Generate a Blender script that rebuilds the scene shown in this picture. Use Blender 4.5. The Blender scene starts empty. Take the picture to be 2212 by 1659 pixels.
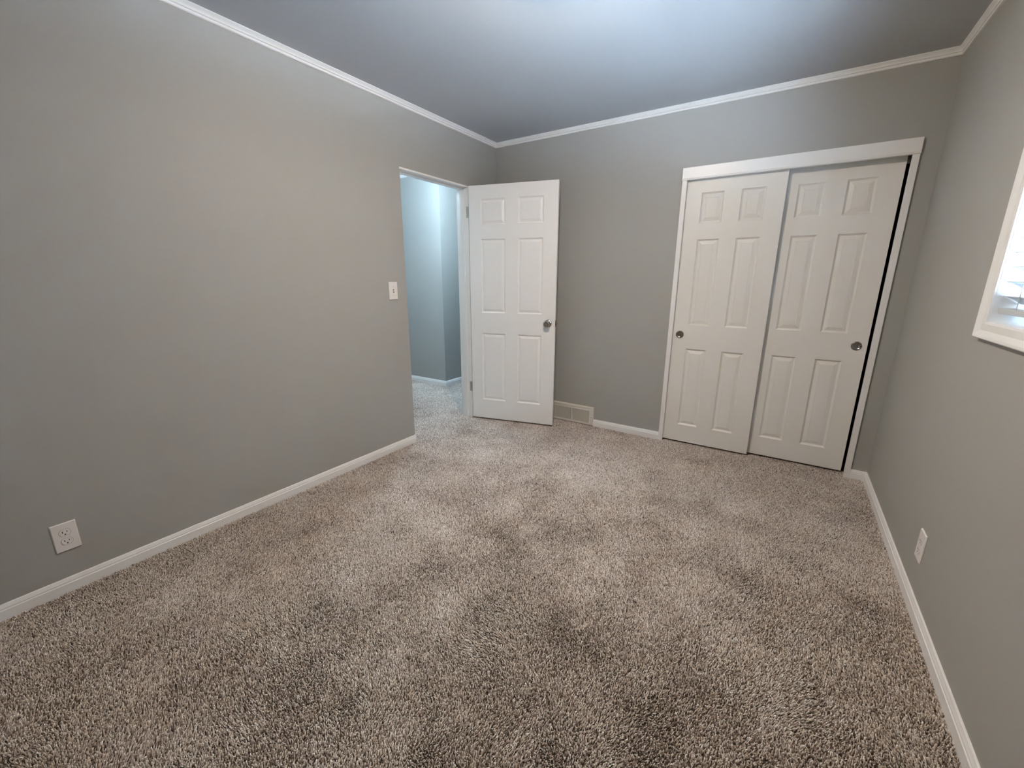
import bpy, bmesh, math, random
import numpy as np
from mathutils import Vector, Matrix

C = bpy.context.scene.collection
SC = bpy.context.scene

# ------------------------------------------------------------------ camera
FOCAL_PX = 897.84
cam_data = bpy.data.cameras.new('camera')
cam = bpy.data.objects.new('camera', cam_data)
C.objects.link(cam)
cam_data.sensor_fit = 'HORIZONTAL'
cam_data.sensor_width = 36.0
cam_data.lens = 36.0 * FOCAL_PX / 2212.0
cam_data.clip_start = 0.02
R_ = Vector((0.83620787, 0.54840585, 0.00272373))
U_ = Vector((-0.13731662, 0.20456652, 0.9691732))
F_ = Vector((-0.53094307, 0.81080427, -0.24636537))
CAM = Vector((2.37546, -3.35710, 1.28138))
cam.matrix_world = Matrix(((R_.x, U_.x, -F_.x, CAM.x), (R_.y, U_.y, -F_.y, CAM.y),
                           (R_.z, U_.z, -F_.z, CAM.z), (0, 0, 0, 1)))
SC.camera = cam

# ------------------------------------------------------------------ dimensions (metres)
W, H = 2.954, 2.44            # room: x 0..W, y Y0..0 (back wall at y = 0)
Y0 = -3.85
HB = 0.060                    # baseboard height above the pile
D1, D2, DZ = -1.154, -0.415, 2.025    # doorway in the left wall
CX1, CX2, CZ = 1.640, 2.852, 1.975    # closet opening in the back wall
WY2, WY1, WZ1, WZ2 = -1.284, -2.30, 1.142, 2.06   # window opening in the right wall
LAMP = (1.50, -1.76)
HALL_FILL = (-0.45, -0.39)  # added unseen lamp that gives the cool daylight in the hall

# ------------------------------------------------------------------ world, exposure
world = bpy.data.worlds.new('sky')
SC.world = world
world.use_nodes = True
wn = world.node_tree
bg = wn.nodes['Background']
# added low band of glow, shaped to send daylight up through the slats; pale sky above the horizon
SKY_COL, SKY_BAND, SKY_HORIZON = (0.55, 0.755, 1.0), 126.0, 1.15
bg.inputs['Color'].default_value = (*SKY_COL, 1)
_tc = wn.nodes.new('ShaderNodeTexCoord')
_sx = wn.nodes.new('ShaderNodeSeparateXYZ')
wn.links.new(_tc.outputs['Generated'], _sx.inputs[0])


def _ramp(z0, z1):
    m = wn.nodes.new('ShaderNodeMapRange')
    m.interpolation_type = 'SMOOTHSTEP'
    m.inputs['From Min'].default_value = z0
    m.inputs['From Max'].default_value = z1
    wn.links.new(_sx.outputs['Z'], m.inputs['Value'])
    return m


_band = wn.nodes.new('ShaderNodeMath')
_band.operation = 'MULTIPLY'
wn.links.new(_ramp(-0.24, -0.38).outputs['Result'], _band.inputs[0])
wn.links.new(_ramp(-0.64, -0.52).outputs['Result'], _band.inputs[1])
_mr = wn.nodes.new('ShaderNodeMath')
_mr.operation = 'MULTIPLY_ADD'
_mr.inputs[1].default_value = SKY_BAND
_mr.inputs[2].default_value = SKY_HORIZON
wn.links.new(_band.outputs[0], _mr.inputs[0])
wn.links.new(_mr.outputs[0], bg.inputs['Strength'])
SC.view_settings.view_transform = 'Standard'
SC.view_settings.look = 'None'
SC.view_settings.gamma = 1.0
SC.view_settings.use_curve_mapping = False
SC.view_settings.exposure = 0.09
SC.cycles.max_bounces = 10
SC.cycles.diffuse_bounces = 8
SC.cycles.sample_clamp_indirect = 40.0
SC.cycles.use_denoising = True

ROOM_POWER, ROOM_COL = 70.5, (1.0, 0.86, 0.71)
HALL_POWER, HALL_COL = 104.0, (0.585, 0.816, 1.0)


# daylight arriving at the window pane: a portal that guides sky light in
pd = bpy.data.lights.new('window_sky_portal', 'AREA')
pd.shape = 'RECTANGLE'
pd.size, pd.size_y = WY2 - WY1, WZ2 - WZ1
pd.cycles.is_portal = True
po = bpy.data.objects.new('window_sky_portal', pd)
C.objects.link(po)
po.location = (W + 0.17, (WY1 + WY2) / 2, (WZ1 + WZ2) / 2)
po.rotation_euler = (0, math.radians(90), 0)      # -Z looks to -X, into the room


# ------------------------------------------------------------------ materials
def mat(name, col, rough=0.5, metal=0.0, spec=0.5, **kw):
    m = bpy.data.materials.new(name)
    m.use_nodes = True
    b = m.node_tree.nodes['Principled BSDF']
    b.inputs['Base Color'].default_value = (*col, 1)
    b.inputs['Roughness'].default_value = rough
    b.inputs['Metallic'].default_value = metal
    b.inputs['Specular IOR Level'].default_value = spec
    for k, v in kw.items():
        b.inputs[k.replace('_', ' ')].default_value = v
    return m


def add_bump(m, scale, strength, dist, detail=3.0, stretch=None, rough=0.55):
    nt = m.node_tree
    b = nt.nodes['Principled BSDF']
    tc = nt.nodes.new('ShaderNodeTexCoord')
    mp = nt.nodes.new('ShaderNodeMapping')
    if stretch:
        mp.inputs['Scale'].default_value = stretch
    n = nt.nodes.new('ShaderNodeTexNoise')
    n.inputs['Scale'].default_value = scale
    n.inputs['Detail'].default_value = detail
    n.inputs['Roughness'].default_value = rough
    bp = nt.nodes.new('ShaderNodeBump')
    bp.inputs['Strength'].default_value = strength
    bp.inputs['Distance'].default_value = dist
    nt.links.new(tc.outputs['Object'], mp.inputs['Vector'])
    nt.links.new(mp.outputs['Vector'], n.inputs['Vector'])
    nt.links.new(n.outputs['Fac'], bp.inputs['Height'])
    nt.links.new(bp.outputs['Normal'], b.inputs['Normal'])
    return n, bp


M_WALL = mat('wall_paint', (0.388, 0.386, 0.366), 0.55, spec=0.35)
add_bump(M_WALL, 260, 0.25, 0.0008)
M_CEIL = mat('ceiling_paint', (0.505, 0.510, 0.515), 0.6, spec=0.25)


def ceiling_texture(m):
    nt = m.node_tree
    b = nt.nodes['Principled BSDF']
    tc = nt.nodes.new('ShaderNodeTexCoord')
    n1 = nt.nodes.new('ShaderNodeTexNoise')
    n1.inputs['Scale'].default_value = 14
    n1.inputs['Detail'].default_value = 2
    n1.inputs['Distortion'].default_value = 2.0
    n2 = nt.nodes.new('ShaderNodeTexNoise')
    n2.inputs['Scale'].default_value = 240
    mx = nt.nodes.new('ShaderNodeMath')
    mx.operation = 'MULTIPLY_ADD'
    mx.inputs[1].default_value = 0.12
    bp = nt.nodes.new('ShaderNodeBump')
    bp.inputs['Strength'].default_value = 0.30
    bp.inputs['Distance'].default_value = 0.0025
    nt.links.new(tc.outputs['Object'], n1.inputs['Vector'])
    nt.links.new(tc.outputs['Object'], n2.inputs['Vector'])
    nt.links.new(n2.outputs['Fac'], mx.inputs[0])
    nt.links.new(n1.outputs['Fac'], mx.inputs[2])
    nt.links.new(mx.outputs[0], bp.inputs['Height'])
    nt.links.new(bp.outputs['Normal'], b.inputs['Normal'])


ceiling_texture(M_CEIL)
M_TRIM = mat('white_trim_paint', (0.84, 0.835, 0.82), 0.35, spec=0.5)
M_DOOR = mat('white_door_paint', (0.88, 0.875, 0.87), 0.38, spec=0.5)
add_bump(M_DOOR, 60, 0.10, 0.0006, 4, (6, 6, 0.5))
M_CLOSET = mat('closet_door_paint', (0.78, 0.76, 0.72), 0.42, spec=0.45)
add_bump(M_CLOSET, 60, 0.12, 0.0006, 4, (6, 6, 0.5))
M_PLASTIC = mat('white_plastic', (0.80, 0.78, 0.76), 0.28)
M_VENT = mat('vent_enamel', (0.70, 0.66, 0.59), 0.42)
M_DARK = mat('dark_slot', (0.012, 0.011, 0.010), 0.7)
M_CHROME = mat('polished_nickel', (0.42, 0.40, 0.38), 0.10, 1.0)
M_NICKEL = mat('brushed_nickel', (0.30, 0.29, 0.28), 0.22, 1.0)
M_HINGE = mat('hinge_metal', (0.50, 0.49, 0.42), 0.40, 0.8)
M_CLOSET_SHADE = mat('closet_interior_shade', (0.10, 0.10, 0.10), 0.9)  # dark colour stands for the shade inside the closed closet
M_BLIND = mat('blind_vinyl', (0.58, 0.61, 0.63), 0.55)
M_BLIND.node_tree.nodes['Principled BSDF'].inputs['Subsurface Weight'].default_value = 0.0
M_GLASS = mat('window_glass', (1, 1, 1), 0.0)
M_GLASS.node_tree.nodes['Principled BSDF'].inputs['Transmission Weight'].default_value = 1.0
M_GLASS.node_tree.nodes['Principled BSDF'].inputs['IOR'].default_value = 1.0

def carpet_material():
    m = bpy.data.materials.new('cut_pile_carpet')
    m.use_nodes = True
    nt = m.node_tree
    b = nt.nodes['Principled BSDF']
    b.inputs['Roughness'].default_value = 0.95
    b.inputs['Specular IOR Level'].default_value = 0.12
    b.inputs['Sheen Weight'].default_value = 0.25
    b.inputs['Sheen Roughness'].default_value = 0.5
    b.inputs['Sheen Tint'].default_value = (0.9, 0.8, 0.72, 1)
    N = lambda t: nt.nodes.new(t)
    L = nt.links.new
    tc = N('ShaderNodeTexCoord')
    # tufts: small irregular cells
    warp = N('ShaderNodeTexNoise')
    warp.inputs['Scale'].default_value = 60
    warp.inputs['Detail'].default_value = 2
    add = N('ShaderNodeVectorMath')
    add.operation = 'MULTIPLY_ADD'
    add.inputs[1].default_value = (0.012, 0.012, 0.012)
    L(tc.outputs['Object'], warp.inputs['Vector'])
    L(warp.outputs['Color'], add.inputs[0])
    L(tc.outputs['Object'], add.inputs[2])
    vor = N('ShaderNodeTexVoronoi')
    vor.voronoi_dimensions = '2D'
    vor.inputs['Scale'].default_value = 230
    L(add.outputs[0], vor.inputs['Vector'])
    fine = N('ShaderNodeTexNoise')
    fine.inputs['Scale'].default_value = 330
    fine.inputs['Detail'].default_value = 3
    fine.inputs['Roughness'].default_value = 0.65
    L(add.outputs[0], fine.inputs['Vector'])
    # taupe and brown flecks, darkened for the shade in gaps between tufts
    ramp = N('ShaderNodeValToRGB')
    cr = ramp.color_ramp
    cr.elements[0].position = 0.36
    cr.elements[0].color = (0.030, 0.021, 0.017, 1)
    cr.elements[1].position = 0.66
    cr.elements[1].color = (0.26, 0.21, 0.18, 1)
    e = cr.elements.new(0.46)
    e.color = (0.08, 0.062, 0.052, 1)
    e = cr.elements.new(0.55)
    e.color = (0.15, 0.12, 0.10, 1)
    L(fine.outputs['Fac'], ramp.inputs['Fac'])
    # where the pile has been brushed the other way it looks darker or lighter
    lay = N('ShaderNodeTexNoise')
    lay.inputs['Scale'].default_value = 2.3
    lay.inputs['Detail'].default_value = 4.5
    lay.inputs['Roughness'].default_value = 0.58
    lay.inputs['Distortion'].default_value = 0.5
    L(tc.outputs['Object'], lay.inputs['Vector'])
    lr = N('ShaderNodeMapRange')
    lr.inputs['From Min'].default_value = 0.36
    lr.inputs['From Max'].default_value = 0.64
    lr.inputs['To Min'].default_value = 0.74
    lr.inputs['To Max'].default_value = 1.18
    L(lay.outputs['Fac'], lr.inputs['Value'])
    mul = N('ShaderNodeVectorMath')
    mul.operation = 'SCALE'
    L(ramp.outputs['Color'], mul.inputs[0])
    L(lr.outputs['Result'], mul.inputs['Scale'])
    L(mul.outputs[0], b.inputs['Base Color'])
    # height: tuft cells plus fibre noise
    hm = N('ShaderNodeMath')
    hm.operation = 'MULTIPLY_ADD'
    hm.inputs[1].default_value = 1.3
    inv = N('ShaderNodeMath')
    inv.operation = 'SUBTRACT'
    inv.inputs[0].default_value = 1.0
    L(vor.outputs['Distance'], inv.inputs[1])
    L(fine.outputs['Fac'], hm.inputs[0])
    L(inv.outputs[0], hm.inputs[2])
    bp = N('ShaderNodeBump')
    bp.inputs['Strength'].default_value = 0.9
    bp.inputs['Distance'].default_value = 0.004
    L(hm.outputs[0], bp.inputs['Height'])
    L(bp.outputs['Normal'], b.inputs['Normal'])
    return m


M_CARPET = carpet_material()


# ------------------------------------------------------------------ mesh helpers
def bx(bm, x0, x1, y0, y1, z0, z1):
    v = [bm.verts.new(p) for p in ((x0, y0, z0), (x1, y0, z0), (x1, y1, z0), (x0, y1, z0),
                                   (x0, y0, z1), (x1, y0, z1), (x1, y1, z1), (x0, y1, z1))]
    for f in ((0, 3, 2, 1), (4, 5, 6, 7), (0, 1, 5, 4), (1, 2, 6, 5), (2, 3, 7, 6), (3, 0, 4, 7)):
        bm.faces.new([v[i] for i in f])


def lathe(bm, prof, seg=40, M=None):
    """prof: (radius, height) pairs, turned about local z, placed by matrix M."""
    M = M or Matrix.Identity(4)
    rings = []
    for r, h in prof:
        if r < 1e-6:
            rings.append([bm.verts.new(M @ Vector((0, 0, h)))])
        else:
            rings.append([bm.verts.new(M @ Vector((r * math.cos(2 * math.pi * i / seg),
                                                   r * math.sin(2 * math.pi * i / seg), h))) for i in range(seg)])
    for a, b in zip(rings, rings[1:]):
        for i in range(seg):
            j = (i + 1) % seg
            if len(a) == 1 and len(b) > 1:
                bm.faces.new((a[0], b[i], b[j]))
            elif len(b) == 1 and len(a) > 1:
                bm.faces.new((a[i], a[j], b[0]))
            elif len(a) > 1:
                bm.faces.new((a[i], a[j], b[j], b[i]))


def sweep(bm, prof, path_fn, n):
    """prof points mapped by path_fn(k, (u, v)) for k in range(n); closed profile, capped."""
    rows = [[bm.verts.new(path_fn(k, p)) for p in prof] for k in range(n)]
    m = len(prof)
    for a, b in zip(rows, rows[1:]):
        for i in range(m):
            j = (i + 1) % m
            bm.faces.new((a[i], a[j], b[j], b[i]))
    bm.faces.new(rows[0])
    bm.faces.new(list(reversed(rows[-1])))


def obj(name, bm, m, parent=None, bevel=0.0, smooth=False, loc=None):
    bmesh.ops.recalc_face_normals(bm, faces=bm.faces)
    me = bpy.data.meshes.new(name)
    bm.to_mesh(me)
    bm.free()
    if smooth:
        for p in me.polygons:
            p.use_smooth = True
    o = bpy.data.objects.new(name, me)
    C.objects.link(o)
    me.materials.append(m)
    if parent:
        o.parent = parent
    if loc:
        o.location = loc
    if bevel:
        md = o.modifiers.new('edge', 'BEVEL')
        md.width = bevel
        md.segments = 2
        md.limit_method = 'ANGLE'
        md.angle_limit = math.radians(60)
    return o


def tag(o, label, cat, group=None, kind=None):
    o['label'] = label
    o['category'] = cat
    if group:
        o['group'] = group
    if kind:
        o['kind'] = kind
    return o


def struct(name, bm, m, label, cat, **k):
    return tag(obj(name, bm, m, **k), label, cat, kind='structure')


def empty(name, loc, rz=0.0):
    o = bpy.data.objects.new(name, None)
    C.objects.link(o)
    o.location = loc
    o.rotation_euler = (0, 0, rz)
    o.empty_display_size = 0.1
    return o


NB = bmesh.new
TH = 0.12       # wall thickness
ZF = -0.011     # carpet backing; the pile stands up to about z = 0

# ------------------------------------------------------------------ shell
bm = NB()
bx(bm, -2.75, W + 0.12, Y0 - 0.12, 2.62, -0.06, ZF)
struct('floor', bm, M_CARPET, 'mottled taupe and brown cut-pile carpet covering the whole floor', 'carpet')

bm = NB()
bx(bm, -2.75, W + 0.12, Y0 - 0.12, 2.62, H, H + 0.08)
struct('ceiling', bm, M_CEIL, 'smooth grey painted plaster ceiling above the room', 'ceiling')

bm = NB()
bx(bm, -TH, 0, Y0 - 0.12, D1, ZF, H)
bx(bm, -TH, 0, D2 + 0.02, 0, ZF, H)
bx(bm, -TH, 0, D1, D2 + 0.02, DZ, H)
struct('wall_left', bm, M_WALL, 'long grey painted wall with the open doorway in it', 'wall')

bm = NB()
bx(bm, -TH, CX1, 0, TH, ZF, H)
bx(bm, CX2, W + 0.12, 0, TH, ZF, H)
bx(bm, CX1, CX2, 0, TH, CZ, H)
struct('wall_back', bm, M_WALL, 'grey painted wall holding the sliding closet doors', 'wall')

bm = NB()
bx(bm, W, W + TH, Y0 - 0.12, WY1, ZF, H)
bx(bm, W, W + TH, WY2, 0, ZF, H)
bx(bm, W, W + TH, WY1, WY2, ZF, WZ1)
bx(bm, W, W + TH, WY1, WY2, WZ2, H)
struct('wall_right', bm, M_WALL, 'grey painted wall with the window and its white blind', 'wall')

bm = NB()
bx(bm, 0, W, Y0 - TH, Y0, ZF, H)
struct('wall_front', bm, M_WALL, 'grey painted wall behind the viewer', 'wall')

# closet interior
bm = NB()
bx(bm, CX1 - 0.25, W + TH, 0.75, 0.80, ZF, H)
bx(bm, CX1 - 0.30, CX1 - 0.25, TH, 0.80, ZF, H)
struct('wall_closet', bm, M_CLOSET_SHADE, 'unlit inner wall of the closet behind the sliding doors', 'wall')
bm = NB()
bx(bm, W, W + TH, TH, 0.75, ZF, H)
struct('wall_closet_side', bm, M_CLOSET_SHADE, 'unlit end wall inside the closet by its right jamb', 'wall')

# hall beyond the doorway
HAX, HAY = -1.008, 0.333
bm = NB()
bx(bm, -2.75, HAX, HAY, HAY + TH, ZF, H)
bx(bm, HAX - TH, HAX, HAY + TH, 2.62, ZF, H)
struct('wall_hall', bm, M_WALL, 'grey hall wall with an outside corner seen through the doorway', 'wall')
bm = NB()
bx(bm, -TH, 0.0, TH, 2.62, ZF, H)
struct('wall_hall_side', bm, M_WALL, 'hall wall that runs on behind the back wall', 'wall')
bm = NB()
bx(bm, HAX, -TH, 2.5, 2.62, ZF, H)
struct('wall_hall_end', bm, M_WALL, 'far end wall of the hall', 'wall')
bm = NB()
bx(bm, -2.75, -2.63, -1.9, HAY, ZF, H)
struct('wall_hall_left', bm, M_WALL, 'outer end wall of the hall to the left of the doorway', 'wall')
bm = NB()
bx(bm, -2.63, -TH, -1.9, -1.78, ZF, H)
struct('wall_hall_near', bm, M_WALL, 'hall wall on the near side of the doorway', 'wall')

# ------------------------------------------------------------------ baseboards and crown
T = 0.013
BASE = [(0, ZF), (T, ZF), (T, HB * 0.62), (T * 0.80, HB * 0.66), (T * 0.80, HB * 0.76),
        (T * 0.62, HB * 0.86), (T * 0.45, HB * 0.97), (T * 0.25, HB), (0, HB)]
P = 0.027
Z0 = 2.403
CROWN = [(0, 0), (0.009, 0), (0.012, 0.003), (0.012, 0.009), (0.0085, 0.0105), (0.0055, 0.0110), (0.0055, 0.0135), (0.0135, 0.0140),
         (0.0155, 0.0165), (0.0155, 0.0190), (0.0110, 0.0205), (0.0100, 0.0225), (0.0150, 0.0265), (0.0235, 0.0315), (P, 0.0340), (P, H - Z0), (0, H - Z0)]


def run(name, prof, z, pts, label, cat='baseboard', m=None):
    """Moulding along a wall polyline pts [(x, y, nx, ny)]: n is the mitre direction into the room."""
    bm = NB()
    sweep(bm, prof, lambda k, p: (pts[k][0] + pts[k][2] * p[0], pts[k][1] + pts[k][3] * p[0], z + p[1]), len(pts))
    return struct(name, bm, m or M_TRIM, label, cat)


run('baseboard_left', BASE, 0, [(0, Y0, 1, 1), (0, D1, 1, 0)], 'white moulded baseboard along the long left wall')
run('baseboard_left_corner', BASE, 0, [(0, D2 + 0.03, 1, 0), (0, 0, 1, -1)], 'short white baseboard in the corner behind the open door')
run('baseboard_back', BASE, 0, [(0, 0, 1, -1), (0.630, 0, 0, -1)], 'white baseboard hidden behind the open door, left of the vent')
run('baseboard_back_middle', BASE, 0, [(1.053, 0, 0, -1), (1.626, 0, 0, -1)], 'short white baseboard between the wall vent and the closet')
run('baseboard_back_right', BASE, 0, [(2.8665, 0, 0, -1), (W, 0, -1, -1)], 'very short white baseboard between closet casing and right wall corner')
run('baseboard_right', BASE, 0, [(W, 0, -1, -1), (W, Y0, -1, 1)], 'white moulded baseboard below the window along the right wall')
run('baseboard_front', BASE, 0, [(W, Y0, -1, 1), (0, Y0, 1, 1)], 'white baseboard along the wall behind the viewer')
run('baseboard_hall', BASE, 0, [(-2.63, HAY, 1, -1), (HAX, HAY, 1, -1), (HAX, 2.5, 1, -1)], 'white baseboard turning the hall corner beyond the doorway')
run('trim_1', CROWN, Z0, [(0, Y0, 1, 1), (0, 0, 1, -1)], 'thin white crown moulding at the top of the left wall', 'crown moulding')
run('trim_2', CROWN, Z0, [(0, 0, 1, -1), (W, 0, -1, -1)], 'thin white crown moulding above the closet wall', 'crown moulding')
run('trim_3', CROWN, Z0, [(W, 0, -1, -1), (W, Y0, -1, 1)], 'thin white crown moulding above the window wall', 'crown moulding')
run('trim_4', CROWN, Z0, [(W, Y0, -1, 1), (0, Y0, 1, 1)], 'thin white crown moulding behind the viewer', 'crown moulding')
run('trim_5', CROWN, Z0, [(-2.63, HAY, 1, -1), (HAX, HAY, 1, -1), (HAX, 2.5, 1, -1)], 'white crown moulding in the hall seen under the door head', 'crown moulding')

# ------------------------------------------------------------------ doorway jamb (no casing on the room side)
bm = NB()
bx(bm, -TH - 0.004, 0.002, D1 - 0.004, D2 + 0.03, DZ - 0.012, DZ + 0.001)        # head
bx(bm, -0.085, -0.042, D1 + 0.002, D2, DZ - 0.024, DZ - 0.012)                    # head stop
bx(bm, -TH - 0.004, 0.002, D2, D2 + 0.022, ZF, DZ - 0.012)                         # hinge jamb
bx(bm, -0.085, -0.042, D2 - 0.011, D2, ZF, DZ - 0.012)                             # hinge side stop
bx(bm, -TH - 0.004, -0.006, D1 - 0.014, D1 + 0.0005, ZF, DZ - 0.012)                # latch jamb
struct('trim_6', bm, M_TRIM, 'white door frame lining the doorway to the hall', 'door frame', bevel=0.0012)


# ------------------------------------------------------------------ six panel doors
def panel_door(bm, width, height, thick, panels, rings):
    """Slab x 0..width, z 0..height, front face y=0 (looking to -y), back y=thick, moulded panels on the front."""
    xs = sorted({0, width} | {p[0] for p in panels} | {p[1] for p in panels})
    zs = sorted({0, height} | {p[2] for p in panels} | {p[3] for p in panels})
    for side in (0, 1):
        def Y(d):
            return (d if side == 0 else thick - d)
        V = {}

        def v(x, z, d=0.0):
            k = (round(x, 5), round(z, 5), round(d, 5), side)
            if k not in V:
                V[k] = bm.verts.new((x, Y(d), z))
            return V[k]
        for i in range(len(xs) - 1):
            for j in range(len(zs) - 1):
                a, b, c, d = xs[i], xs[i + 1], zs[j], zs[j + 1]
                if any(p[0] <= a and b <= p[1] and p[2] <= c and d <= p[3] for p in panels):
                    continue
                bm.faces.new((v(a, c), v(b, c), v(b, d), v(a, d)))
        for (a, b, c, d) in panels:
            prev = [v(a, c), v(b, c), v(b, d), v(a, d)]
            for off, dep in rings:
                cur = [bm.verts.new((x, Y(dep), z)) for x, z in ((a + off, c + off), (b - off, c + off), (b - off, d - off), (a + off, d - off))]
                for q in range(4):
                    r = (q + 1) % 4
                    bm.faces.new((prev[q], prev[r], cur[r], cur[q]))
                prev = cur
            bm.faces.new(prev)
        if side == 0:
            F = V
        else:
            Bk = V
    # edges of the slab
    def edge(k1, k2):
        bm.faces.new((F[k1 + (0.0, 0)], F[k2 + (0.0, 0)], Bk[k2 + (0.0, 1)], Bk[k1 + (0.0, 1)]))
    rx = [round(x, 5) for x in xs]
    rz = [round(z, 5) for z in zs]
    for i in range(len(rx) - 1):
        edge((rx[i], rz[0]), (rx[i + 1], rz[0]))
        edge((rx[i], rz[-1]), (rx[i + 1], rz[-1]))
    for j in range(len(rz) - 1):
        edge((rx[0], rz[j]), (rx[0], rz[j + 1]))
        edge((rx[-1], rz[j]), (rx[-1], rz[j + 1]))


RINGS = [(0.0015, 0.0045), (0.010, 0.0110), (0.013, 0.0110), (0.036, 0.0030), (0.0375, 0.0050), (0.039, 0.0032)]
RINGS_ROOM = [(0.0015, 0.0045), (0.009, 0.0105), (0.012, 0.0105), (0.032, 0.0028), (0.0335, 0.0042), (0.035, 0.0030)]

# room door: hinged at the far jamb, swung a little past square into the room
DW, DH_, DB = 0.766, 2.012, 0.012
TH_D = 0.2549
bm = NB()
zl = [(1.916 - DB, 1.717 - DB), (1.601 - DB, 0.988 - DB), (0.806 - DB, 0.192 - DB)]
pan = [(x0, x1, z1, z0) for (z0, z1) in zl for (x0, x1) in ((0.104, 0.323), (0.436, 0.650))]
panel_door(bm, DW, DH_, 0.035, pan, RINGS_ROOM)
door = struct('door_1', bm, M_DOOR, 'white six-panel room door swung open with round metal knob', 'door', bevel=0.0025)
door.location = (0.015, -0.4222, DB)
door.rotation_euler = (0, 0, TH_D)

RX = Matrix.Rotation(math.radians(90), 4, 'X')      # local z -> -y (out of the front face)
RXB = Matrix.Rotation(math.radians(-90), 4, 'X')
KNOB = [(0, 0.0), (0.033, 0.0), (0.033, 0.003), (0.030, 0.007), (0.020, 0.009), (0.0125, 0.011), (0.011, 0.016), (0.011, 0.026),
        (0.014, 0.030), (0.021, 0.033), (0.0265, 0.038), (0.0282, 0.044), (0.0275, 0.050), (0.0245, 0.056), (0.0195, 0.0595),
        (0.0150, 0.0607), (0.0135, 0.0598), (0.0120, 0.0598), (0.0100, 0.0610), (0.004, 0.0622), (0, 0.0624)]
for mtx, y in ((RX, 0.0), (RXB, 0.035)):
    bm = NB()
    lathe(bm, KNOB, 48, Matrix.Translation((0.704, y, 0.912 - DB)) @ mtx)
    k = obj('door_knob', bm, M_CHROME, door, smooth=True)
    k['label'] = 'round polished metal door knob'
bm = NB()
bx(bm, DW, DW + 0.0015, 0.006, 0.030, 0.912 - DB - 0.028, 0.912 - DB + 0.028)
bx(bm, DW + 0.0015, DW + 0.011, 0.011, 0.024, 0.912 - DB - 0.007, 0.912 - DB + 0.007)
obj('latch', bm, M_CHROME, door, bevel=0.0008)
for zc in (1.822, 0.303):
    bm = NB()
    bx(bm, -0.0025, -0.0005, 0.004, 0.034, zc - DB - 0.045, zc - DB + 0.045)
    lathe(bm, [(0, -0.046), (0.0055, -0.046), (0.0055, 0.046), (0, 0.049)], 16, Matrix.Translation((-0.006, 0.037, zc - DB)))
    inv = (Matrix.Translation(door.location) @ Matrix.Rotation(TH_D, 4, 'Z')).inverted()
    lf = NB()
    bx(lf, -0.018, 0.003, D2 - 0.0022, D2 - 0.0002, zc - 0.045, zc + 0.045)
    lf.transform(inv)
    tmp = bpy.data.meshes.new('leaf')
    lf.to_mesh(tmp)
    lf.free()
    bm.from_mesh(tmp)
    bpy.data.meshes.remove(tmp)
    h = obj('hinge', bm, M_HINGE, door)
    bm = NB()
    for dz in (-0.03, 0.0, 0.03):
        lathe(bm, [(0, 0), (0.003, 0), (0.003, 0.001), (0, 0.001)], 12,
              Matrix.Translation((-0.0025, 0.017, zc - DB + dz)) @ Matrix.Rotation(math.radians(-90), 4, 'Y'))
    obj('screw', bm, M_DARK, h)

# closet: two bypass doors behind a header board
PULL_RIM = [(0.0185, -0.010), (0.0205, -0.002), (0.0225, 0.0016), (0.0265, 0.0022), (0.0285, 0.0008), (0.0285, -0.002)]
PULL_CUP = [(0, -0.0095), (0.010, -0.0100), (0.0175, -0.0105), (0.0190, -0.0090)]


def closet_door(name, x, y, pull_x, label):
    bm = NB()
    w, h = 0.610, 1.955
    pan = [(a, b, c - 0.012, d - 0.012) for (a, b) in ((0.107, 0.249), (0.356, 0.498))
           for (c, d) in ((1.665, 1.867), (0.943, 1.555), (0.152, 0.762))]
    panel_door(bm, w, h, 0.035, pan, RINGS)
    o = struct(name, bm, M_CLOSET, label, 'closet door', bevel=0.0015)
    o.location = (x, y, 0.012)
    Mx = Matrix.Translation((pull_x - x, -0.0003, 0.868 - 0.012)) @ RX
    bm = NB()
    lathe(bm, [(0, 0.0006), (0.012, 0.0008), (0.0175, 0.0016), (0.0200, 0.0034), (0.0215, 0.0046), (0.0240, 0.0050), (0.0270, 0.0040), (0.0285, 0.0018), (0.0285, 0.0)], 56, Mx)
    p = obj('finger_pull', bm, M_NICKEL, o, smooth=True)
    p['label'] = 'round brushed metal finger pull'
    return o


closet_door('door_2', 1.652, 0.015, 1.706, 'left sliding closet door of white moulded panels, the nearer one')
closet_door('door_3', 2.217, 0.060, 2.773, 'right sliding closet door, set back with a dark gap at its edge')

# closet casing and header
bm = NB()
bx(bm, 1.6249, 1.656, -0.015, 0.010, ZF, 1.955)
bx(bm, 1.6400, 1.6475, 0.010, TH, ZF, 1.955)
struct('trim_7', bm, M_TRIM, 'narrow white casing strip up the left side of the closet', 'closet casing', bevel=0.0015)
bm = NB()
bx(bm, 2.835, 2.867, -0.015, 0.0, ZF, 1.955)
bx(bm, 2.850, 2.867, 0.0, TH, ZF, 1.955)
struct('trim_8', bm, M_TRIM, 'narrow white casing strip up the right side of the closet', 'closet casing', bevel=0.0015)
bm = NB()
HP = [(0, 0), (0.020, 0), (0.0215, 0.003), (0.0215, 0.006), (0.0195, 0.009), (0.0175, 0.012), (0.0175, 0.078), (0.016, 0.0825), (0, 0.0825)]
sweep(bm, HP, lambda k, p: ((1.623, 2.868)[k], -p[0], 1.9535 + p[1]), 2)
bx(bm, CX1, CX2, 0.0, 0.006, 1.9535, 1.975)
struct('trim_9', bm, M_TRIM, 'white header board across the top of the closet doors', 'closet header')
bm = NB()
bx(bm, CX1, CX2, 0.105, TH, 1.93, CZ)
obj('sliding_track', bm, M_NICKEL, bpy.data.objects['trim_9'])

# ------------------------------------------------------------------ window with blind
win = tag(empty('window_1', (W, (WY1 + WY2) / 2, WZ1)), 'white framed window with white slat blind in the right wall', 'window', kind='structure')


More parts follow.
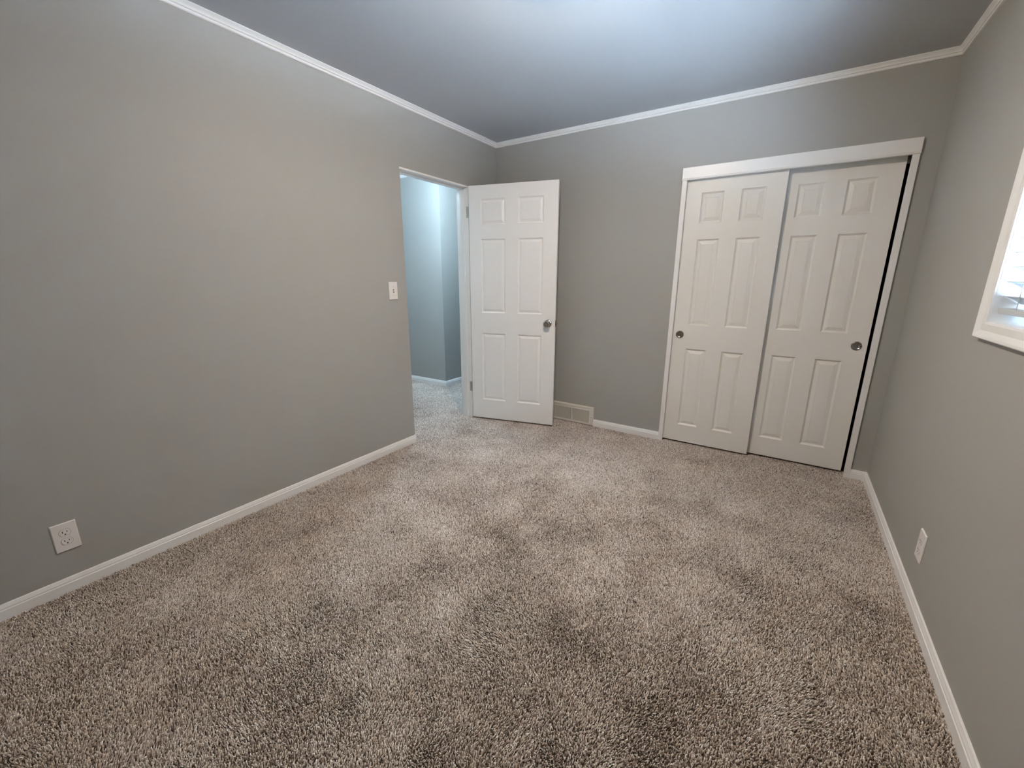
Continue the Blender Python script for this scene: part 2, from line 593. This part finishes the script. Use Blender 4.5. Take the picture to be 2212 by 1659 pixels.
def wl(bm):                       # shift world coordinates to the window's own
    bmesh.ops.translate(bm, verts=bm.verts, vec=-win.location)
    return bm


CS = [(0, 0), (0.010, 0), (0.012, 0.006), (0.012, 0.028), (0.016, 0.036), (0.020, 0.044), (0.021, 0.052), (0.019, 0.055), (0, 0.055)]
bm = NB()
cor = [(WY1, WZ1, -1, -1), (WY2, WZ1, 1, -1), (WY2, WZ2, 1, 1), (WY1, WZ2, -1, 1)]
rows = [[bm.verts.new((W - d, y + sy * o, z + sz * o)) for d, o in CS] for y, z, sy, sz in cor]
for a in range(4):
    A, B = rows[a], rows[(a + 1) % 4]
    for i in range(len(CS)):
        j = (i + 1) % len(CS)
        bm.faces.new((A[i], A[j], B[j], B[i]))
obj('window_casing', wl(bm), M_TRIM, win)
# lining of the recess
bm = NB()
e = 0.0015
bx(bm, W - 0.004, W + TH + 0.02, WY2 - e, WY2, WZ1, WZ2)
bx(bm, W - 0.004, W + TH + 0.02, WY1, WY1 + e, WZ1, WZ2)
bx(bm, W - 0.004, W + TH + 0.02, WY1 + e, WY2 - e, WZ1, WZ1 + e)
bx(bm, W - 0.004, W + TH + 0.02, WY1 + e, WY2 - e, WZ2 - e, WZ2)
obj('window_lining', wl(bm), M_TRIM, win)
# sash
bm = NB()
a0, a1, b0, b1 = WY1 + e, WY2 - e, WZ1 + e, WZ2 - e
s = 0.035
zm = (b0 + b1) / 2
for (ya, yb, za, zb) in ((a0, a1, b0, b0 + s), (a0, a1, b1 - s, b1), (a0, a0 + s, b0 + s, b1 - s), (a1 - s, a1, b0 + s, b1 - s)):
    bx(bm, W + 0.088, W + 0.118, ya, yb, za, zb)
bx(bm, W + 0.092, W + 0.114, a0 + s, a1 - s, zm - 0.018, zm + 0.018)
obj('sash', wl(bm), M_TRIM, win, bevel=0.002)
bm = NB()
bx(bm, W + 0.101, W + 0.105, a0 + s, a1 - s, b0 + s, b1 - s)
obj('pane', wl(bm), M_GLASS, win)

blind = tag(empty('window_blind', (W + 0.052, (WY1 + WY2) / 2, WZ1)), 'white horizontal slat blind hanging inside the window recess', 'blind')
bl0, bl1 = WY1 + e + 0.006, WY2 - e - 0.006


def bll(bm):
    bmesh.ops.translate(bm, verts=bm.verts, vec=-blind.location)
    return bm


XB = W + 0.033
bm = NB()
tilt = math.radians(-29)
z = 1.218
while z < WZ2 - 0.075:
    arc = []
    for i in range(7):
        t = -1 + i / 3.0
        u = t * 0.025
        c = 0.0035 * (1 - t * t)
        arc.append((u, c))
    pr = arc + [(u, c - 0.0028) for u, c in reversed(arc)]
    ct, st = math.cos(tilt), math.sin(tilt)
    sweep(bm, pr, lambda k, p: (XB + p[0] * ct - p[1] * st, (bl0, bl1)[k], z + p[0] * st + p[1] * ct), 2)
    z += 0.0457
obj('slats', bll(bm), M_BLIND, blind)
bm = NB()
bx(bm, XB - 0.025, XB + 0.025, bl0, bl1, WZ1 + 0.030, WZ1 + 0.048)
obj('bottom_rail', bll(bm), M_BLIND, blind, bevel=0.003)
bm = NB()
bx(bm, XB - 0.028, XB + 0.028, bl0, bl1, WZ2 - 0.060, WZ2 - e - 0.001)
obj('head_rail', bll(bm), M_BLIND, blind, bevel=0.002)
for yy in (bl1 - 0.13, (bl0 + bl1) / 2, bl0 + 0.13):
    bm = NB()
    for dx in (-0.024, 0.024):
        bx(bm, XB + dx - 0.0008, XB + dx + 0.0008, yy - 0.0015, yy + 0.0015, WZ1 + 0.03, WZ2 - 0.05)
    obj('ladder_cord', bll(bm), M_BLIND, blind)


# ------------------------------------------------------------------ wall plates
def plate_mesh(w=0.0758, h=0.1234, t=0.0062, inset=0.0028):
    """Cover plate in its own frame: x across, z up, front to -y."""
    bm = NB()
    o = [(-w / 2, -h / 2), (w / 2, -h / 2), (w / 2, h / 2), (-w / 2, h / 2)]
    i = [(x - math.copysign(inset, x), z - math.copysign(inset, z)) for x, z in o]
    A = [bm.verts.new((x, 0, z)) for x, z in o]
    B = [bm.verts.new((x, -t * 0.45, z)) for x, z in o]
    D = [bm.verts.new((x, -t, z)) for x, z in i]
    for P_, Q in ((A, B), (B, D)):
        for k in range(4):
            r = (k + 1) % 4
            bm.faces.new((P_[k], P_[r], Q[r], Q[k]))
    bm.faces.new(D)
    bm.faces.new(list(reversed(A)))
    return bm


def rounded_face(bm, w, h, y0, y1, zc, seg=28):
    """Receptacle face: circle with flattened top and bottom."""
    r = w / 2
    pts = []
    for k in range(seg):
        a = 2 * math.pi * k / seg
        pts.append((r * math.cos(a), max(-h / 2, min(h / 2, r * math.sin(a)))))
    A = [bm.verts.new((x, y0, zc + z)) for x, z in pts]
    B = [bm.verts.new((x * 0.96, y1, zc + z * 0.96)) for x, z in pts]
    for k in range(seg):
        j = (k + 1) % seg
        bm.faces.new((A[k], A[j], B[j], B[k]))
    bm.faces.new(B)


def outlet(loc, rz, label, group):
    t = tag(empty('wall_outlet', loc, rz), label, 'outlet', group)
    obj('cover_plate', plate_mesh(), M_PLASTIC, t, bevel=0.001)
    for zc in (0.0195, -0.0195):
        bm = NB()
        rounded_face(bm, 0.0345, 0.0285, -0.0045, -0.0078, zc)
        rc = obj('receptacle', bm, M_PLASTIC, t)
        bm = NB()
        ys = (-0.0082, -0.0074)
        bx(bm, -0.0078, -0.0054, *ys, zc - 0.0005, zc + 0.0078)
        bx(bm, 0.0054, 0.0076, *ys, zc + 0.0008, zc + 0.0070)
        lathe(bm, [(0, 0), (0.0026, 0), (0.0026, 0.0008), (0, 0.0008)], 16, Matrix.Translation((0, -0.0074, zc - 0.0075)) @ RX)
        s_ = obj('slots', bm, M_DARK, rc)
        s_['label'] = 'black plug slots'
        bm = NB()
        w2 = 0.0368
        r_ = []
        for k in range(40):
            a = 2 * math.pi * k / 40
            r_.append((w2 / 2 * math.cos(a), max(-0.0155, min(0.0155, w2 / 2 * math.sin(a)))))
        A = [bm.verts.new((x, -0.00635, zc + z)) for x, z in r_]
        B = [bm.verts.new((x * 0.93, -0.00635, zc + z * 0.92)) for x, z in r_]
        for k in range(40):
            j = (k + 1) % 40
            bm.faces.new((A[k], A[j], B[j], B[k]))
        obj('receptacle_gap', bm, M_GAP, rc)
    bm = NB()
    lathe(bm, [(0, 0), (0.003, 0), (0.0028, 0.0012), (0, 0.0016)], 16, Matrix.Translation((0, -0.0062, 0)) @ RX)
    obj('screw', bm, M_PLASTIC, t)
    return t


M_GAP = mat('shadow_gap', (0.45, 0.44, 0.43), 0.8)
# left wall faces +x: local -y must point to +x  -> rotate by +90 deg
outlet((0.0, -3.104, 0.240), math.radians(90), 'white duplex wall outlet low on the long left wall', 'duplex wall outlets')
outlet((W, -1.238, 0.2454), math.radians(-90), 'white duplex wall outlet low on the wall below the window', 'duplex wall outlets')

sw = tag(empty('light_switch', (0.0, -1.282, 1.192), math.radians(90)), 'white single toggle light switch beside the doorway', 'light switch')
obj('cover_plate', plate_mesh(), M_PLASTIC, sw, bevel=0.001)
bm = NB()
bx(bm, -0.0052, 0.0052, -0.0066, -0.0060, -0.0120, 0.0120)
obj('toggle_slot', bm, M_DARK, sw)
bm = NB()
pts = [(-0.0042, 0.0045), (0.0042, 0.0045), (0.0036, -0.0045), (-0.0036, -0.0045)]
A = [bm.verts.new((x, -0.0062, zz * 1.5)) for x, zz in pts]
B = [bm.verts.new((x * 0.8, -0.0165, zz * 0.7 + 0.006)) for x, zz in pts]
for k in range(4):
    j = (k + 1) % 4
    bm.faces.new((A[k], A[j], B[j], B[k]))
bm.faces.new(B)
obj('toggle', bm, M_PLASTIC, sw, bevel=0.0008)
for zz in (0.030, -0.030):
    bm = NB()
    lathe(bm, [(0, 0), (0.0028, 0), (0.0026, 0.0010), (0, 0.0014)], 16, Matrix.Translation((0, -0.0062, zz)) @ RX)
    obj('screw', bm, M_GAP, sw)

# ------------------------------------------------------------------ wall vent (register)
VX0, VX1, VZ = 0.630, 1.053, 0.170
vent = tag(empty('wall_vent', ((VX0 + VX1) / 2, 0, 0)), 'off-white slatted metal vent on the back wall beside the open door', 'vent')
hw = (VX1 - VX0) / 2
ix0, ix1, iz0, iz1 = -0.176, 0.173, 0.022, 0.134
bm = NB()
# stepped frame: outer bevel ring, shallow groove, inner lip
ring = [(0.0, 0.0), (0.0, 0.010), (0.007, 0.0155), (0.022, 0.0155), (0.024, 0.0125), (0.028, 0.0125)]


def rect(o_, d_):
    f = o_ / 0.036
    x0 = -hw + (ix0 + hw) * f
    x1 = hw + (ix1 - hw) * f
    z0 = 0.0 + iz0 * f
    z1 = VZ + (iz1 - VZ) * f
    return [bm.verts.new(p) for p in ((x0, -d_, z0), (x1, -d_, z0), (x1, -d_, z1), (x0, -d_, z1))]


prev = None
for o_, d_ in ring + [(0.031, 0.0140), (0.036, 0.0140), (0.036, 0.003)]:
    cur = rect(o_, d_)
    if prev:
        for q in range(4):
            r = (q + 1) % 4
            bm.faces.new((prev[q], prev[r], cur[r], cur[q]))
    prev = cur
obj('vent_frame', bm, M_VENT, vent)
bm = NB()
nl = 18
pitch = (iz1 - iz0) / nl
for k in range(nl):
    zc = iz0 + (k + 0.5) * pitch
    a = [(-0.0128, zc - 0.0020), (-0.0128, zc - 0.0010), (-0.0050, zc + 0.0026), (-0.0050, zc + 0.0016)]
    for xa, xb in ((ix0, -0.004), (0.004, ix1)):
        v1 = [bm.verts.new((xa, y_, z_)) for y_, z_ in a]
        v2 = [bm.verts.new((xb, y_, z_)) for y_, z_ in a]
        for q in range(4):
            r = (q + 1) % 4
            bm.faces.new((v1[q], v1[r], v2[r], v2[q]))
        bm.faces.new(v1)
        bm.faces.new(v2)
bx(bm, -0.004, 0.004, -0.0135, -0.004, iz0, iz1)
obj('louvers', bm, M_VENT, vent)
bm = NB()
bx(bm, ix0, ix1, -0.004, -0.0005, iz0, iz1)
d_ = obj('vent_back', bm, M_DARK, vent)  # sheet coloured near black for the shade behind the slats
d_['label'] = 'near-black sheet for the shade behind the louvers'
for xx in (-0.194, 0.194):
    bm = NB()
    lathe(bm, [(0, 0), (0.0032, 0), (0.0030, 0.0012), (0, 0.0016)], 16, Matrix.Translation((xx, -0.0155, 0.075)) @ RX)
    obj('screw', bm, M_DARK, vent)


# ------------------------------------------------------------------ ceiling lights (above the frame; the hall one is added)
def ceiling_light(name, x, y, label, power, col, bulb, part):
    """A shallow pan with a glowing bulb or globe (radius, height) that sends out POWER watts."""
    t = tag(empty(name, (x, y, H)), label, 'ceiling light')
    bm = NB()
    lathe(bm, [(0, 0), (0.170, 0), (0.173, -0.010), (0.170, -0.032), (0.160, -0.038), (0.060, -0.036), (0.030, -0.037), (0.022, -0.038), (0, -0.038)], 56)  # unseen pan, sized to shield the ceiling from the lamp's glow
    obj('shield_pan', bm, M_PLASTIC, t, smooth=True)
    r, h = bulb
    bm = NB()
    n = 16
    lathe(bm, [(r * math.sin(math.pi * i / n), -0.038 - h / 2 + h / 2 * math.cos(math.pi * i / n)) for i in range(n + 1)], 32)
    area = sum(f.calc_area() for f in bm.faces)
    m = mat(name + '_glow', (0.9, 0.88, 0.85), 0.4)
    b = m.node_tree.nodes['Principled BSDF']
    b.inputs['Emission Color'].default_value = (*col, 1)
    b.inputs['Emission Strength'].default_value = power / (math.pi * area)
    obj(part, bm, m, t, smooth=True)
    return t


ceiling_light('ceiling_light', *LAMP, 'white round ceiling light with small flat glass diffuser in the middle of the room ceiling', ROOM_POWER, ROOM_COL, (0.056, 0.034), 'glass_diffuser')  # unseen diffuser, flattened to send more of the light downward
ceiling_light('ceiling_light', *HALL_FILL, 'white globe light added unseen on the hall ceiling for the cool hall daylight', HALL_POWER, HALL_COL, (0.085, 0.150), 'fill_globe')


# ------------------------------------------------------------------ carpet pile: short leaning yarn tufts
def pile_material():
    m = bpy.data.materials.new('carpet_yarn')
    m.use_nodes = True
    nt = m.node_tree
    b = nt.nodes['Principled BSDF']
    b.inputs['Roughness'].default_value = 0.9
    b.inputs['Specular IOR Level'].default_value = 0.15
    b.inputs['Sheen Weight'].default_value = 0.15
    b.inputs['Sheen Tint'].default_value = (0.9, 0.8, 0.72, 1)
    at = nt.nodes.new('ShaderNodeAttribute')
    at.attribute_name = 'yarn'
    ramp = nt.nodes.new('ShaderNodeValToRGB')
    cr = ramp.color_ramp
    cols = YARN
    cr.elements[0].position, cr.elements[0].color = cols[0][0], (*cols[0][1], 1)
    cr.elements[1].position, cr.elements[1].color = cols[-1][0], (*cols[-1][1], 1)
    for p, c in cols[1:-1]:
        e = cr.elements.new(p)
        e.color = (*c, 1)
    nt.links.new(at.outputs['Fac'], ramp.inputs['Fac'])
    nt.links.new(ramp.outputs['Color'], b.inputs['Base Color'])
    return m


YARN = [(0.0, (0.13, 0.093, 0.076)), (0.25, (0.365, 0.297, 0.257)), (0.60, (0.675, 0.592, 0.527)), (1.0, (0.92, 0.88, 0.83))]


def carpet_pile(areas, step=0.0044, seed=4):
    rng = np.random.default_rng(seed)
    P = []
    for x0, x1, y0, y1 in areas:
        gx = np.arange(x0 + step / 2, x1, step)
        gy = np.arange(y0 + step / 2, y1, step)
        X, Y = np.meshgrid(gx, gy)
        P.append(np.stack([X.ravel(), Y.ravel()], 1))
    P = np.concatenate(P)
    n = len(P)
    P += rng.uniform(-0.48, 0.48, (n, 2)) * step
    P = P[rng.uniform(size=n) > 0.07]
    n = len(P)

    def field(cell):
        g = rng.normal(size=(80, 80))
        u = (P - np.array([-2.8, -4.0])) / cell
        if u.max() > 78:
            g = rng.normal(size=(int(u.max()) + 3, int(u.max()) + 3))
        i = np.floor(u).astype(int)
        f = u - i
        f = f * f * (3 - 2 * f)
        a = g[i[:, 0], i[:, 1]] * (1 - f[:, 0]) + g[i[:, 0] + 1, i[:, 1]] * f[:, 0]
        b = g[i[:, 0], i[:, 1] + 1] * (1 - f[:, 0]) + g[i[:, 0] + 1, i[:, 1] + 1] * f[:, 0]
        return a * (1 - f[:, 1]) + b * f[:, 1]

    lay = np.stack([0.7 * field(0.40) + 1.0 * field(0.20) + 0.75 * field(0.10) + 0.45 * field(0.035) for _ in range(2)], 1)
    lean = lay * 0.0017 + rng.normal(size=(n, 2)) * 0.0022
    h = 0.0102 + 0.0006 * field(0.13) + rng.normal(size=n) * 0.0015 - 0.18 * np.linalg.norm(lean, axis=1)
    h = np.clip(h, 0.0060, 0.0140)
    rb = rng.uniform(0.0012, 0.0017, n)
    rt = rng.uniform(0.0014, 0.0024, n)
    th = rng.uniform(0, 2 * np.pi, n)
    V = np.zeros((n, 6, 3), np.float32)
    for k in range(3):
        a = th + k * 2 * np.pi / 3
        V[:, k, 0] = P[:, 0] + rb * np.cos(a)
        V[:, k, 1] = P[:, 1] + rb * np.sin(a)
        V[:, k, 2] = ZF - 0.0003
        V[:, 3 + k, 0] = P[:, 0] + lean[:, 0] + rt * np.cos(a)
        V[:, 3 + k, 1] = P[:, 1] + lean[:, 1] + rt * np.sin(a)
        V[:, 3 + k, 2] = ZF + h + 0.0014 * np.sin(a * 2 + th)
    L = np.array([0, 1, 4, 3, 1, 2, 5, 4, 2, 0, 3, 5, 3, 4, 5], np.int32)
    loops = (np.arange(n, dtype=np.int32)[:, None] * 6 + L[None]).ravel()
    st = (np.arange(n, dtype=np.int32)[:, None] * 15 + np.array([0, 4, 8, 12], np.int32)[None]).ravel()
    me = bpy.data.meshes.new('carpet_pile')
    me.vertices.add(n * 6)
    me.vertices.foreach_set('co', V.ravel())
    me.loops.add(len(loops))
    me.loops.foreach_set('vertex_index', loops)
    me.polygons.add(len(st))
    me.polygons.foreach_set('loop_start', st)
    me.update(calc_edges=True)
    at = me.attributes.new('yarn', 'FLOAT', 'POINT')
    t = np.clip(0.50 + 0.24 * rng.normal(size=n) + 0.05 * field(0.25) + 0.05 * field(0.12), 0, 1)
    at.data.foreach_set('value', np.repeat(t, 6).astype(np.float32))
    me.materials.append(pile_material())
    o = bpy.data.objects.new('carpet_pile', me)
    C.objects.link(o)
    return tag(o, 'taupe brown cut pile of the carpet, brushed in lighter and darker patches', 'carpet', kind='stuff')


carpet_pile([(0.0, W, Y0, 0.0), (1.66, 2.85, 0.0, 0.10), (-TH, 0.0, D1, D2), (-1.9, -TH, -1.5, HAY - 0.003), (HAX + 0.004, -TH, HAY, 0.8)])
